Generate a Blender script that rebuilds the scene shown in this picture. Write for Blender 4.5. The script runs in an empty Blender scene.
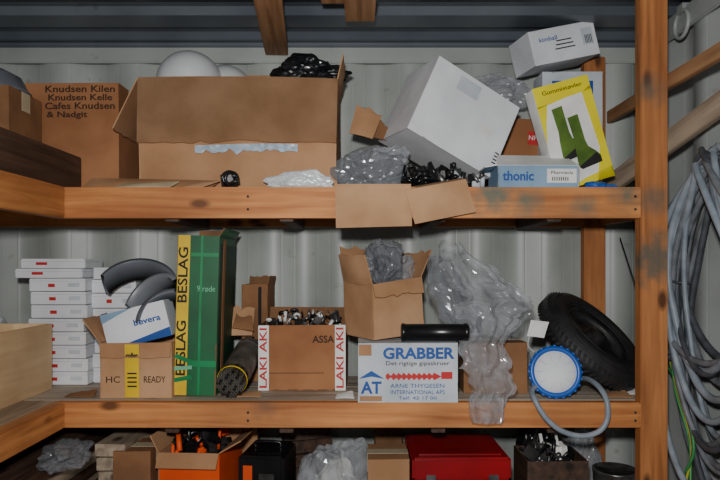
import bpy, bmesh, math, random
from mathutils import Vector, Matrix, noise
random.seed(7)
rad = math.radians
# ---- survey helpers: metres on a given depth plane Y from photo measurements
F = 640.0; H0 = 265.0; ZC = 1.5
def wx(px, Y): return (px-360)*Y/F
def wz(py, Y): return ZC-(py-H0)*Y/F
def P(px, py, Y): return Vector((wx(px, Y), Y, wz(py, Y)))
ZU = 1.744; ZL = 1.069; ZB = 0.60

def C(r, g, b):
    f = lambda v: (v/255/12.92) if v/255 <= .04045 else ((v/255+.055)/1.055)**2.4
    return (f(r), f(g), f(b), 1)

# ---------------------------------------------------------------- materials
def nodes(name):
    m = bpy.data.materials.new(name); m.use_nodes = True
    nt = m.node_tree
    return m, nt, nt.nodes['Principled BSDF']

def mk(name, c1, c2=None, scale=9, rough=.7, bump=0.0, bscale=60, metal=0, alpha=1, spec=.5, stretch=(1, 1, 1), lo=.35, hi=.65):
    m, nt, b = nodes(name); N = nt.nodes; L = nt.links
    b.inputs['Roughness'].default_value = rough
    b.inputs['Metallic'].default_value = metal
    b.inputs['Alpha'].default_value = alpha
    b.inputs['Specular IOR Level'].default_value = spec
    tc = N.new('ShaderNodeTexCoord'); mp = N.new('ShaderNodeMapping'); mp.inputs['Scale'].default_value = stretch
    L.new(tc.outputs['Object'], mp.inputs[0])
    if c2 is None: c2 = tuple(v*.82 for v in c1[:3])+(1,)
    n = N.new('ShaderNodeTexNoise'); n.inputs['Scale'].default_value = scale; n.inputs['Detail'].default_value = 7
    L.new(mp.outputs[0], n.inputs[0])
    r = N.new('ShaderNodeValToRGB')
    r.color_ramp.elements[0].position = lo; r.color_ramp.elements[0].color = c2
    r.color_ramp.elements[1].position = hi; r.color_ramp.elements[1].color = c1
    L.new(n.outputs[0], r.inputs[0]); L.new(r.outputs[0], b.inputs['Base Color'])
    if bump:
        n2 = N.new('ShaderNodeTexNoise'); n2.inputs['Scale'].default_value = bscale; n2.inputs['Detail'].default_value = 5
        L.new(mp.outputs[0], n2.inputs[0])
        bp = N.new('ShaderNodeBump'); bp.inputs['Strength'].default_value = bump; bp.inputs['Distance'].default_value = .01
        L.new(n2.outputs[0], bp.inputs['Height']); L.new(bp.outputs[0], b.inputs['Normal'])
    return m

def wood(name, cl, cd, axis, knots=True, stains=(), rough=.65, gs=1.0):
    m, nt, b = nodes(name); N = nt.nodes; L = nt.links
    b.inputs['Roughness'].default_value = rough
    tc = N.new('ShaderNodeTexCoord'); mp = N.new('ShaderNodeMapping')
    s = [38*gs]*3; s[axis] = 2.0; mp.inputs['Scale'].default_value = s
    L.new(tc.outputs['Object'], mp.inputs[0])
    n = N.new('ShaderNodeTexNoise'); n.inputs['Scale'].default_value = 1; n.inputs['Detail'].default_value = 6; n.inputs['Distortion'].default_value = .6
    L.new(mp.outputs[0], n.inputs[0])
    r = N.new('ShaderNodeValToRGB')
    r.color_ramp.elements[0].position = .32; r.color_ramp.elements[0].color = cd
    r.color_ramp.elements[1].position = .66; r.color_ramp.elements[1].color = cl
    L.new(n.outputs[0], r.inputs[0]); col = r.outputs[0]
    n3 = N.new('ShaderNodeTexNoise'); n3.inputs['Scale'].default_value = 3.2; n3.inputs['Detail'].default_value = 5
    L.new(tc.outputs['Object'], n3.inputs[0])
    r3 = N.new('ShaderNodeValToRGB'); r3.color_ramp.elements[0].position = .35; r3.color_ramp.elements[0].color = (.66, .62, .6, 1)
    r3.color_ramp.elements[1].position = .6; r3.color_ramp.elements[1].color = (1, 1, 1, 1)
    L.new(n3.outputs[0], r3.inputs[0])
    mx = N.new('ShaderNodeMixRGB'); mx.blend_type = 'MULTIPLY'; mx.inputs[0].default_value = .8
    L.new(col, mx.inputs[1]); L.new(r3.outputs[0], mx.inputs[2]); col = mx.outputs[0]
    if knots:
        mp2 = N.new('ShaderNodeMapping'); s2 = [9]*3; s2[axis] = 4.2; mp2.inputs['Scale'].default_value = s2
        L.new(tc.outputs['Object'], mp2.inputs[0])
        v = N.new('ShaderNodeTexVoronoi'); v.inputs['Scale'].default_value = 1
        L.new(mp2.outputs[0], v.inputs[0])
        r2 = N.new('ShaderNodeValToRGB'); r2.color_ramp.elements[0].position = .08; r2.color_ramp.elements[0].color = (1, 1, 1, 1)
        r2.color_ramp.elements[1].position = .17; r2.color_ramp.elements[1].color = (0, 0, 0, 1)
        L.new(v.outputs['Distance'], r2.inputs[0])
        m2 = N.new('ShaderNodeMixRGB'); L.new(r2.outputs[0], m2.inputs[0]); L.new(col, m2.inputs[1])
        m2.inputs[2].default_value = tuple(x*.35 for x in cd[:3])+(1,); col = m2.outputs[0]
    for c, radius, sc in stains:
        vm = N.new('ShaderNodeVectorMath'); vm.operation = 'DISTANCE'; vm.inputs[1].default_value = c
        L.new(tc.outputs['Object'], vm.inputs[0])
        ns = N.new('ShaderNodeTexNoise'); ns.inputs['Scale'].default_value = 24; ns.inputs['Detail'].default_value = 4
        L.new(tc.outputs['Object'], ns.inputs[0])
        ma = N.new('ShaderNodeMath'); ma.operation = 'MULTIPLY_ADD'; ma.inputs[1].default_value = -radius*1.8
        L.new(ns.outputs[0], ma.inputs[0]); L.new(vm.outputs['Value'], ma.inputs[2])
        mr = N.new('ShaderNodeMapRange'); mr.inputs[1].default_value = -.05; mr.inputs[2].default_value = .02; mr.inputs[3].default_value = .8; mr.inputs[4].default_value = 0
        L.new(ma.outputs[0], mr.inputs[0])
        m3 = N.new('ShaderNodeMixRGB'); L.new(mr.outputs[0], m3.inputs[0]); L.new(col, m3.inputs[1]); m3.inputs[2].default_value = sc
        col = m3.outputs[0]
    L.new(col, b.inputs['Base Color'])
    bp = N.new('ShaderNodeBump'); bp.inputs['Strength'].default_value = .25; bp.inputs['Distance'].default_value = .004
    L.new(n.outputs[0], bp.inputs['Height']); L.new(bp.outputs[0], b.inputs['Normal'])
    return m

def steel(name, c1, c2, rustc, rust=.6):
    m, nt, b = nodes(name); N = nt.nodes; L = nt.links
    b.inputs['Roughness'].default_value = .42
    tc = N.new('ShaderNodeTexCoord')
    n = N.new('ShaderNodeTexNoise'); n.inputs['Scale'].default_value = 2.2; n.inputs['Detail'].default_value = 8
    L.new(tc.outputs['Object'], n.inputs[0])
    r = N.new('ShaderNodeValToRGB'); r.color_ramp.elements[0].position = .35; r.color_ramp.elements[0].color = c2
    r.color_ramp.elements[1].position = .62; r.color_ramp.elements[1].color = c1
    L.new(n.outputs[0], r.inputs[0])
    n2 = N.new('ShaderNodeTexNoise'); n2.inputs['Scale'].default_value = 14; n2.inputs['Detail'].default_value = 9
    L.new(tc.outputs['Object'], n2.inputs[0])
    r2 = N.new('ShaderNodeValToRGB'); r2.color_ramp.elements[0].position = .66; r2.color_ramp.elements[0].color = (0, 0, 0, 1)
    r2.color_ramp.elements[1].position = .74; r2.color_ramp.elements[1].color = (rust, rust, rust, 1)
    L.new(n2.outputs[0], r2.inputs[0])
    mx = N.new('ShaderNodeMixRGB'); L.new(r2.outputs[0], mx.inputs[0]); L.new(r.outputs[0], mx.inputs[1]); mx.inputs[2].default_value = rustc
    L.new(mx.outputs[0], b.inputs['Base Color'])
    return m

M = {}
M['wall'] = steel('container_paint', C(174, 178, 173), C(146, 151, 146), C(116, 105, 90), .5)
M['wallR'] = steel('container_paint_side', C(168, 172, 170), C(140, 144, 142), C(112, 102, 88), .5)
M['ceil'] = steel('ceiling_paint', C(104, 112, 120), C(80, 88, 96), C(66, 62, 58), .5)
M['floor'] = wood('floor_plywood', C(110, 80, 55), C(70, 50, 35), 1, False)
TEAL = C(62, 98, 90)
M['wX'] = wood('lumber_x', C(220, 148, 84), C(172, 102, 50), 0, stains=(((.42, 2.0, 1.72), .07, TEAL), ((.52, 2.0, 1.70), .05, TEAL), ((.70, 2.0, 1.68), .04, TEAL), ((.83, 2.0, 1.72), .05, TEAL), ((-.30, 2.0, 1.06), .04, C(100, 76, 58))))
M['wY'] = wood('lumber_y', C(222, 152, 88), C(170, 104, 54), 1)
M['wZ'] = wood('lumber_z', C(200, 130, 74), C(148, 88, 44), 2, stains=(((.92, 2.0, 1.52), .09, C(78, 88, 80)), ((.92, 2.0, 1.70), .05, C(78, 88, 80)), ((.91, 2.0, 2.05), .05, C(88, 88, 78))))
M['deck'] = wood('weathered_deck', C(214, 202, 184), C(158, 144, 126), 0, gs=.8)
M['deckY'] = wood('weathered_deck_y', C(205, 184, 156), C(150, 130, 106), 1, gs=.8)
M['dark'] = wood('dark_old_wood', C(92, 66, 50), C(48, 33, 25), 1)
M['grayw'] = wood('gray_wood', C(182, 164, 142), C(130, 114, 96), 1)
M['pine'] = wood('pine_rail', C(190, 145, 104), C(138, 96, 62), 1)
M['ply'] = wood('plywood_face', C(238, 206, 160), C(214, 178, 132), 1, False, gs=.5)
M['card'] = mk('cardboard', C(186, 142, 104), C(158, 116, 80), 5, .85, .12, 90)
M['card2'] = mk('cardboard_light', C(196, 154, 116), C(170, 128, 90), 6, .85, .12, 90)
M['card3'] = mk('cardboard_dark', C(150, 106, 70), C(120, 82, 52), 6, .85, .15, 80)
M['cardR'] = mk('cardboard_reddish', C(172, 118, 78), C(144, 94, 58), 5, .85, .12, 80)
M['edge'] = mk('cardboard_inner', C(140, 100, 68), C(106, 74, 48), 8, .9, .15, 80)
M['white'] = mk('white_board', C(234, 236, 240), C(212, 214, 218), 6, .6)
M['whiteg'] = mk('white_gray_board', C(206, 212, 218), C(176, 184, 190), 7, .65)
M['label'] = mk('paper_label', C(240, 240, 236), C(220, 220, 216), 12, .7)
M['manila'] = mk('manila_tape', C(200, 186, 154), C(184, 170, 140), 12, .5)
M['ink'] = mk('black_ink', C(28, 26, 26), None, rough=.7)
M['brownink'] = mk('brown_ink', C(62, 36, 22), None, rough=.8)
M['blue'] = mk('blue_print', C(24, 80, 160), None, rough=.6)
M['blue2'] = mk('blue_plastic', C(30, 96, 190), C(24, 80, 165), 6, .35)
M['ltblue'] = mk('light_blue_board', C(140, 170, 196), C(118, 148, 176), 7, .6)
M['pale'] = mk('pale_blue_film', C(176, 194, 208), C(150, 168, 184), 9, .35)
M['red'] = mk('red_print', C(200, 36, 36), None, rough=.6)
M['redm'] = mk('red_lacquered_metal', C(170, 20, 30), C(135, 12, 22), 4, .3, spec=.6)
M['green'] = mk('green_board', C(8, 104, 58), C(4, 80, 44), 5, .5)
M['green2'] = mk('green_strap', C(30, 140, 84), C(18, 118, 68), 9, .35)
M['greend'] = mk('green_board_dark', C(20, 70, 46), C(14, 50, 34), 8, .6)
M['mint'] = mk('mint_tape', C(110, 190, 150), None, rough=.5)
M['yellow'] = mk('yellow_tape', C(232, 196, 30), C(214, 176, 22), 9, .5)
M['yellow2'] = mk('yellow_print', C(244, 230, 20), C(232, 214, 14), 9, .45)
M['olive'] = mk('olive_rubber_print', C(92, 124, 34), C(62, 92, 20), 14, .6)
M['orange'] = mk('orange_board', C(238, 88, 20), C(214, 70, 14), 6, .6)
M['black'] = mk('black_plastic', C(26, 26, 28), C(16, 16, 18), 9, .28)
M['blackbag'] = mk('black_bag_film', C(26, 28, 32), C(14, 14, 18), 9, .25)
M['rubber'] = mk('tyre_rubber', C(44, 43, 44), C(28, 28, 29), 16, .6, .2, 120)
M['steelm'] = mk('dull_steel', C(150, 150, 150), C(80, 78, 76), 20, .35, metal=.8)
M['steeld'] = mk('dark_steel', C(84, 82, 82), C(40, 38, 38), 20, .4, metal=.6)
M['rodg'] = mk('gray_rod_ends', C(96, 92, 84), C(60, 58, 52), 20, .55)
M['grayp'] = mk('gray_plastic', C(132, 136, 142), C(110, 114, 120), 6, .4)
M['grayd'] = mk('dark_gray_plastic', C(112, 116, 124), C(90, 94, 102), 6, .4)
M['hat'] = mk('opal_shell', C(206, 208, 210), C(186, 189, 192), 5, .35)
M['hose'] = mk('gray_hose_rubber', C(120, 124, 130), C(90, 94, 100), 25, .5)
M['hosel'] = mk('light_hose_rubber', C(146, 156, 166), C(120, 130, 140), 20, .45)
M['hosed'] = mk('dark_hose_rubber', C(78, 82, 88), C(56, 60, 66), 25, .5)
M['gcable'] = mk('green_cable', C(60, 150, 80), None, rough=.45)
M['ycable'] = mk('yellow_cable', C(190, 190, 60), None, rough=.45)

def plastic(name, col, alpha, rough=.14):
    m, nt, b = nodes(name); N = nt.nodes; L = nt.links
    b.inputs['Base Color'].default_value = col
    b.inputs['Roughness'].default_value = rough
    b.inputs['Specular IOR Level'].default_value = .9
    tc = N.new('ShaderNodeTexCoord'); n = N.new('ShaderNodeTexNoise'); n.inputs['Scale'].default_value = 18; n.inputs['Detail'].default_value = 4
    L.new(tc.outputs['Object'], n.inputs[0])
    mr = N.new('ShaderNodeMapRange'); mr.inputs[1].default_value = .3; mr.inputs[2].default_value = .7
    mr.inputs[3].default_value = max(0, alpha-.18); mr.inputs[4].default_value = min(1, alpha+.15)
    L.new(n.outputs[0], mr.inputs[0]); L.new(mr.outputs[0], b.inputs['Alpha'])
    return m
M['film'] = plastic('clear_film', C(156, 160, 166), .34, .14)
M['film2'] = plastic('cloudy_film', C(172, 175, 180), .5, .17)
M['filmg'] = plastic('gray_film', C(128, 132, 138), .62, .16)
M['filmw'] = plastic('white_film', C(222, 226, 230), .9, .25)

# ---------------------------------------------------------------- builder
class B:
    def __init__(s, name):
        s.name = name; s.bm = bmesh.new(); s.mats = []
    def mi(s, m):
        m = M[m]
        if m not in s.mats: s.mats.append(m)
        return s.mats.index(m)
    def merge(s, tb, mat, mtx=None, smooth=False):
        i = s.mi(mat)
        for f in tb.faces: f.material_index = i; f.smooth = smooth
        if mtx is not None: tb.transform(mtx)
        me = bpy.data.meshes.new('tmp'); tb.to_mesh(me); tb.free()
        s.bm.from_mesh(me); bpy.data.meshes.remove(me)
    def box(s, c, size, mat, rot=None, bev=.0015):
        tb = bmesh.new(); bmesh.ops.create_cube(tb, size=1)
        bmesh.ops.scale(tb, vec=size, verts=tb.verts)
        if bev: bmesh.ops.bevel(tb, geom=list(tb.edges), offset=min(bev, min(size)*.4), segments=2, affect='EDGES')
        elif max(size) > .08:
            bmesh.ops.subdivide_edges(tb, edges=[e for e in tb.edges if e.calc_length() > .04], cuts=7, use_grid_fill=True)
        R = rot if rot is not None else Matrix.Identity(4)
        s.merge(tb, mat, Matrix.Translation(c) @ R)
    def box2(s, a, b, mat, bev=.002):
        s.box([(a[i]+b[i])/2 for i in range(3)], [abs(b[i]-a[i]) for i in range(3)], mat, bev=bev)
    def panel(s, p, t, mat, n=6, bow=0, jag=0, m2=None):
        p = [Vector(q) for q in p]
        nrm = (p[1]-p[0]).cross(p[3]-p[0]).normalized()
        tb = bmesh.new(); T = []; U = []
        for j in range(n+1):
            ra = []; rb = []
            for i in range(n+1):
                u, v = i/n, j/n
                q = p[0]*(1-u)*(1-v)+p[1]*u*(1-v)+p[2]*u*v+p[3]*(1-u)*v
                q = q+nrm*bow*math.sin(math.pi*u)*math.sin(math.pi*(.15+.85*v))
                if jag and j == n: q = q+(p[3]-p[0]).normalized()*random.uniform(-jag, jag*.3)
                ra.append(tb.verts.new(q)); rb.append(tb.verts.new(q-nrm*t))
            T.append(ra); U.append(rb)
        i1 = s.mi(mat); i2 = s.mi(m2 or mat)
        def fc(v, idx):
            f = tb.faces.new(v); f.material_index = idx
        for j in range(n):
            for i in range(n):
                fc((T[j][i], T[j][i+1], T[j+1][i+1], T[j+1][i]), i1)
                fc((U[j][i], U[j+1][i], U[j+1][i+1], U[j][i+1]), i2)
        for k in range(n):
            fc((T[0][k], U[0][k], U[0][k+1], T[0][k+1]), i2)
            fc((T[n][k], T[n][k+1], U[n][k+1], U[n][k]), i2)
            fc((T[k][0], T[k+1][0], U[k+1][0], U[k][0]), i2)
            fc((T[k][n], U[k][n], U[k+1][n], T[k+1][n]), i2)
        me = bpy.data.meshes.new('tmp'); tb.to_mesh(me); tb.free(); s.bm.from_mesh(me); bpy.data.meshes.remove(me)
    def poly(s, pts, mtx, mat, t=.0008):
        tb = bmesh.new(); vs = [tb.verts.new((x, y, t)) for x, y in pts]
        lo = [tb.verts.new((x, y, -t)) for x, y in pts]
        tb.faces.new(vs); tb.faces.new(list(reversed(lo))); n = len(pts)
        for i in range(n): tb.faces.new((lo[i], lo[(i+1) % n], vs[(i+1) % n], vs[i]))
        bmesh.ops.triangulate(tb, faces=list(tb.faces))
        s.merge(tb, mat, mtx)
    def text(s, txt, size, mtx, mat, width=None, bold=.0):
        cu = bpy.data.curves.new('t', 'FONT'); cu.body = txt; cu.size = size; cu.align_x = 'CENTER'; cu.align_y = 'CENTER'
        cu.extrude = .0006; cu.offset = bold; cu.resolution_u = 3
        ob = bpy.data.objects.new('t', cu); bpy.context.collection.objects.link(ob)
        bpy.context.view_layer.update()
        dg = bpy.context.evaluated_depsgraph_get(); me = bpy.data.meshes.new_from_object(ob.evaluated_get(dg))
        bpy.data.objects.remove(ob); bpy.data.curves.remove(cu)
        tb = bmesh.new(); tb.from_mesh(me); bpy.data.meshes.remove(me)
        if width and tb.verts:
            w = max(v.co.x for v in tb.verts)-min(v.co.x for v in tb.verts)
            bmesh.ops.scale(tb, vec=(width/w, 1, 1), verts=tb.verts)
        s.merge(tb, mat, mtx)
    def tube(s, pts, r, mat, seg=10, sm=6, cap=True):
        pts = [Vector(q) for q in pts]
        if sm and len(pts) > 2:
            out = []
            for i in range(len(pts)-1):
                a = pts[max(i-1, 0)]; b = pts[i]; c = pts[i+1]; d = pts[min(i+2, len(pts)-1)]
                for k in range(sm):
                    t = k/sm
                    out.append(.5*((2*b)+(c-a)*t+(2*a-5*b+4*c-d)*t*t+(3*b-a-3*c+d)*t**3))
            out.append(pts[-1]); pts = out
        tb = bmesh.new(); rings = []; up = None
        for i, q in enumerate(pts):
            tan = (pts[min(i+1, len(pts)-1)]-pts[max(i-1, 0)]).normalized()
            if up is None: up = tan.orthogonal().normalized()
            up = (up-tan*up.dot(tan)).normalized(); sd = tan.cross(up)
            rr = r[i*len(r)//len(pts)] if isinstance(r, list) else r
            rings.append([tb.verts.new(q+rr*(up*math.cos(a)+sd*math.sin(a))) for a in [2*math.pi*k/seg for k in range(seg)]])
        for a, b in zip(rings, rings[1:]):
            for k in range(seg): tb.faces.new((a[k], a[(k+1) % seg], b[(k+1) % seg], b[k]))
        if cap: tb.faces.new(rings[0]); tb.faces.new(rings[-1])
        bmesh.ops.recalc_face_normals(tb, faces=tb.faces)
        s.merge(tb, mat, None, True)
    def lathe(s, prof, mat, mtx, seg=40, a0=0, a1=2*math.pi, smooth=True):
        full = abs(a1-a0-2*math.pi) < 1e-4
        tb = bmesh.new(); n = seg if full else seg+1; cols = []
        for k in range(n):
            a = a0+(a1-a0)*k/seg
            cols.append([tb.verts.new((r*math.cos(a), r*math.sin(a), z)) for r, z in prof])
        for k in range(seg):
            A = cols[k]; Bc = cols[(k+1) % n]
            for i in range(len(prof)-1):
                try: tb.faces.new((A[i], Bc[i], Bc[i+1], A[i+1]))
                except Exception: pass
        bmesh.ops.remove_doubles(tb, verts=tb.verts, dist=1e-5)
        bmesh.ops.recalc_face_normals(tb, faces=tb.faces)
        s.merge(tb, mat, mtx, smooth)
    def blob(s, c, r, mat, amp=.35, freq=2.4, sub=5, seed=0, floor=None, smooth=False):
        # crumpled film: rounded lump broken into creased facets
        tb = bmesh.new(); bmesh.ops.create_icosphere(tb, subdivisions=sub, radius=1)
        off = Vector((seed*7.3, seed*3.1, seed*1.7))
        for v in tb.verts:
            q = v.co.copy()
            qq = q+noise.noise_vector(q*2+off)*.35
            d1 = noise.voronoi(qq*freq*.8+off)[0]; d2 = noise.voronoi(qq*freq*2.1+off)[0]
            big = noise.noise(q*1.3+off)
            d = 1+amp*(.7*big-.75*d1[0]+.35*max(0, .35-(d1[1]-d1[0]))-.28*d2[0]+.25)
            v.co = Vector((q.x*d*r[0], q.y*d*r[1], q.z*d*r[2]))+Vector(c)
            if floor is not None and v.co.z < floor: v.co.z = floor+.0005*random.random()
        s.merge(tb, mat, None, smooth)
    def junk(s, lo, hi, n, mats, smin=.01, smax=.04):
        for _ in range(n):
            c = [random.uniform(lo[i], hi[i]) for i in range(3)]
            R = Matrix.Rotation(random.uniform(0, 6.28), 4, random.choice('XYZ')) @ Matrix.Rotation(random.uniform(-.7, .7), 4, 'X')
            mt = random.choice(mats); k = random.random()
            if k < .4: s.box(c, [random.uniform(smin, smax) for _ in range(3)], mt, rot=R)
            elif k < .75:
                d = R @ Vector((0, 0, random.uniform(smax*.5, smax)))
                s.tube([Vector(c)-d, Vector(c)+d], random.uniform(smin*.3, smin*.8), mt, sm=0)
            else:
                rr = random.uniform(smin, smax*.6)
                s.lathe([(rr*.5, -rr*.3), (rr, -rr*.3), (rr, rr*.3), (rr*.5, rr*.3), (rr*.5, -rr*.3)], mt, Matrix.Translation(c) @ R, 16)
    def done(s, loc=(0, 0, 0), rot=None, warp=0, wf=3.0, seed=1.3):
        if warp:
            o = Vector((seed, 3.3, 1.1))
            for v in s.bm.verts:
                v.co += noise.noise_vector(v.co*wf+o)*warp*min(1, max(0, v.co.z/.05))
        me = bpy.data.meshes.new(s.name); s.bm.to_mesh(me); s.bm.free()
        for m in s.mats: me.materials.append(m)
        ob = bpy.data.objects.new(s.name, me); bpy.context.collection.objects.link(ob)
        R = rot if rot is not None else Matrix.Identity(4)
        ob.matrix_world = Matrix.Translation(loc) @ R
        return ob

RX90 = Matrix.Rotation(rad(90), 4, 'X')
def front(x, y, z, roll=0):      # plane facing -Y
    return Matrix.Translation((x, y, z)) @ Matrix.Rotation(rad(roll), 4, 'Y') @ RX90
def rz(a): return Matrix.Rotation(rad(a), 4, 'Z')
def ry(a): return Matrix.Rotation(rad(a), 4, 'Y')
def rx(a): return Matrix.Rotation(rad(a), 4, 'X')

def carton(b, w, d, h, mat='card', inner='edge', flaps=None, t=.004, closed=False, jag=0, bow=0, tape=None):
    x, y = w/2, d/2
    if closed: inner = mat
    b.panel([(-x, -y, 0), (x, -y, 0), (x, -y, h), (-x, -y, h)], t, mat, bow=bow, m2=inner)
    b.panel([(x, y, 0), (-x, y, 0), (-x, y, h), (x, y, h)], t, mat, bow=bow, m2=inner)
    b.panel([(x, -y, 0), (x, y, 0), (x, y, h), (x, -y, h)], t, mat, bow=bow, m2=inner)
    b.panel([(-x, y, 0), (-x, -y, 0), (-x, -y, h), (-x, y, h)], t, mat, bow=bow, m2=inner)
    b.panel([(-x, -y, t), (x, -y, t), (x, y, t), (-x, y, t)], t, mat, m2=inner)
    if closed:
        b.panel([(-x, -y, h), (x, -y, h), (x, -.001, h), (-x, -.001, h)], t, mat, m2=inner)
        b.panel([(-x, .001, h), (x, .001, h), (x, y, h), (-x, y, h)], t, mat, m2=inner)
        if tape:
            b.box((0, 0, h+.0006), (w+.001, .05, .001), tape, bev=0)
            b.box((x+.0006, 0, h-.03), (.001, .05, .06), tape, bev=0)
            b.box((-x-.0006, 0, h-.03), (.001, .05, .06), tape, bev=0)
    E = {'F': ((-x, -y), (x, -y), (0, -1)), 'B': ((x, y), (-x, y), (0, 1)), 'R': ((x, -y), (x, y), (1, 0)), 'L': ((-x, y), (-x, -y), (-1, 0))}
    for k, (ln, an) in (flaps or {}).items():
        a, c, o = E[k]; an = rad(an)
        dv = Vector((o[0]*math.sin(an), o[1]*math.sin(an), math.cos(an)))*ln
        ov = Vector((o[0], o[1], 0))*.001
        p0 = Vector((a[0], a[1], h))+ov; p1 = Vector((c[0], c[1], h))+ov
        ins = (p1-p0)*.015
        b.panel([p0, p1, p1+dv-ins, p0+dv+ins], t, mat, n=9, bow=random.uniform(-.01, .01), jag=jag, m2=inner)

# ---------------------------------------------------------------- room
def corr(name, p0, length, along, outw, z0, z1, mat, depth=.042, phase=0):
    b = B(name); pr = []; x = -phase
    while x < length:
        pr += [(x, 0), (x+.088, 0), (x+.138, depth), (x+.228, depth)]; x += .278
    pts = []
    for i, (u, d) in enumerate(pr):
        pts.append((min(max(u, 0), length), d))
    pts.append((length, 0))
    tb = bmesh.new(); al = Vector(along); ow = Vector(outw); p0 = Vector(p0)
    lo = [tb.verts.new(p0+al*u+ow*d+Vector((0, 0, z0))) for u, d in pts]
    hi = [tb.verts.new(p0+al*u+ow*d+Vector((0, 0, z1))) for u, d in pts]
    for i in range(len(pts)-1):
        if (lo[i].co-lo[i+1].co).length < 1e-6: continue
        tb.faces.new((lo[i], lo[i+1], hi[i+1], hi[i]))
    bmesh.ops.bevel(tb, geom=[e for e in tb.edges if abs(e.verts[0].co.z-e.verts[1].co.z) > .5 and len(e.link_faces) == 2], offset=.006, segments=3, affect='EDGES')
    b.merge(tb, mat, None, True); return b.done()
XL, XR, YB, YF = -1.46, 1.10, 2.53, -2.6
corr('wall_back', (XL, YB, 0), XR-XL, (1, 0, 0), (0, 1, 0), 0, 2.40, 'wall', phase=.05)
corr('wall_left', (XL, YF, 0), YB-YF, (0, 1, 0), (-1, 0, 0), 0, 2.40, 'wall')
corr('wall_right', (XR, YF, 0), YB-YF, (0, 1, 0), (1, 0, 0), 0, 2.40, 'wallR', phase=.1)
b = B('floor'); b.box2((XL-.05, YF, -.05), (XR+.05, YB+.06, 0), 'floor'); b.done()
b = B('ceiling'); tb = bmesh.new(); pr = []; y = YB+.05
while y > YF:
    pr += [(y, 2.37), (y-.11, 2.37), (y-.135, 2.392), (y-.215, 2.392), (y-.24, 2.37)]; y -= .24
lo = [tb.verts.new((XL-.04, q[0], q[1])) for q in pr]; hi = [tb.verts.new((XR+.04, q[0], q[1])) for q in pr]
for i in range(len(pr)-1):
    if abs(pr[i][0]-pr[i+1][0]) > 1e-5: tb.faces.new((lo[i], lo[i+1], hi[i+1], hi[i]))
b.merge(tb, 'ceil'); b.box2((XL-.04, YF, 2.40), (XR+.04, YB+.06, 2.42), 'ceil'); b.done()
b = B('trim_1'); b.box2((XL, YB-.012, 2.295), (XR, YB+.0, 2.368), 'wall', .004); b.box2((XL, YB-.03, 2.355), (XR, YB-.0, 2.3695), 'ceil', .003); b.done()
b = B('trim_2'); b.box2((XR-.015, YF, 2.29), (XR, YB-.03, 2.368), 'wallR', .004); b.done()

# ---------------------------------------------------------------- shelf frame
b = B('storage_shelf')
XI = -.922; XP = .878; XP2 = .9625
for z, hh in ((ZU, .097), (ZL, .078), (ZB, .09)):
    b.box2((XI-.04, 2.0, z-hh), (XP, 2.042, z), 'wX', .003)
    b.box2((XL+.02, 2.455, z-hh), (.86, 2.497, z-.02), 'wX', .003)
    b.box2((XI-.042, .85, z-hh), (XI, 1.999, z), 'wY', .003)
    b.box2((XL+.015, .85, z-hh), (XL+.055, 2.45, z-.02), 'wY', .003)
    for x in (-.6, -.235, .25, .62):
        b.box2((x-.022, 2.043, z-.105), (x+.022, 2.454, z-.02), 'dark', .002)
    y0 = 2.044
    for i in range(4):
        b.box2((-1.44, y0, z-.019+.0005*i), (.955, y0+.111, z-.0005*i), 'deck', .002); y0 += .1135
    x0 = XI-.043
    for i in range(4):
        b.box2((x0-.114, .86, z-.019), (x0, 2.040, z-.0008*i), 'deckY', .002); x0 -= .1165
    b.box2((XP2-.042, 2.047, z-.09), (XP2, 2.45, z-.02), 'wY', .002)
b.box2((XP, 2.0, 0), (XP2, 2.046, 2.368), 'wZ', .003)
b.box2((.861, 2.455, 0), (.942, 2.5, 2.30), 'wZ', .003)
for y in (2.40, .9):
    b.box2((XL+.005, y, 0), (XL+.045, y+.05, 2.2), 'wZ', .003)
b.box2((XI-.04, .80, 0), (XI, .848, 1.75), 'wZ', .003)
b.box2((XP2+.001, 1.2, 2.055), (XP2+.022, 2.5, 2.10), 'pine', .002)
for zz in (ZU-.03, ZU-.07, ZL-.03, ZL-.055):
    for xx in (.86, -.35):
        b.lathe([(0, -.002), (.004, -.002), (.004, .001), (0, .001)], 'steeld', Matrix.Translation((xx, 1.999, zz)) @ RX90, 10)
b.done()

def board(name, a, c, w, t, mat, roll=0):
    a = Vector(a); c = Vector(c); d = c-a; q = d.to_track_quat('Y', 'Z').to_matrix().to_4x4()
    b = B(name); b.box((0, 0, 0), (w, d.length, t), mat, bev=.002); return b.done((a+c)/2, q @ Matrix.Rotation(rad(roll), 4, 'Y'))
board('roof_batten', (-.20, .9, 2.305), (-.325, 2.50, 2.335), .088, .03, 'pine')
board('roof_batten', (.0, .9, 2.30), (.0, 2.13, 2.325), .098, .03, 'pine')
board('roof_batten', (-.105, .9, 2.325), (-.085, 2.04, 2.345), .075, .025, 'pine')
board('leaning_board', (1.062, 1.82, 1.985), (.905, 2.36, 1.782), .022, .07, 'grayw')
board('dark_plank', (-.952, 1.30, ZU+.060), (-.952, 2.16, ZU+.060), .022, .117, 'dark')

b = B('lashing_ring')
cy, cz = 2.15, wz(24, 2.15)
b.tube([Vector((XR-.02, cy+.045*math.cos(a), cz+.045*math.sin(a))) for a in [2*math.pi*k/16 for k in range(17)]], .007, 'wallR', sm=2, cap=False)
b.box((XR-.012, cy, cz+.05), (.03, .04, .03), 'wallR'); b.done()

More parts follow.
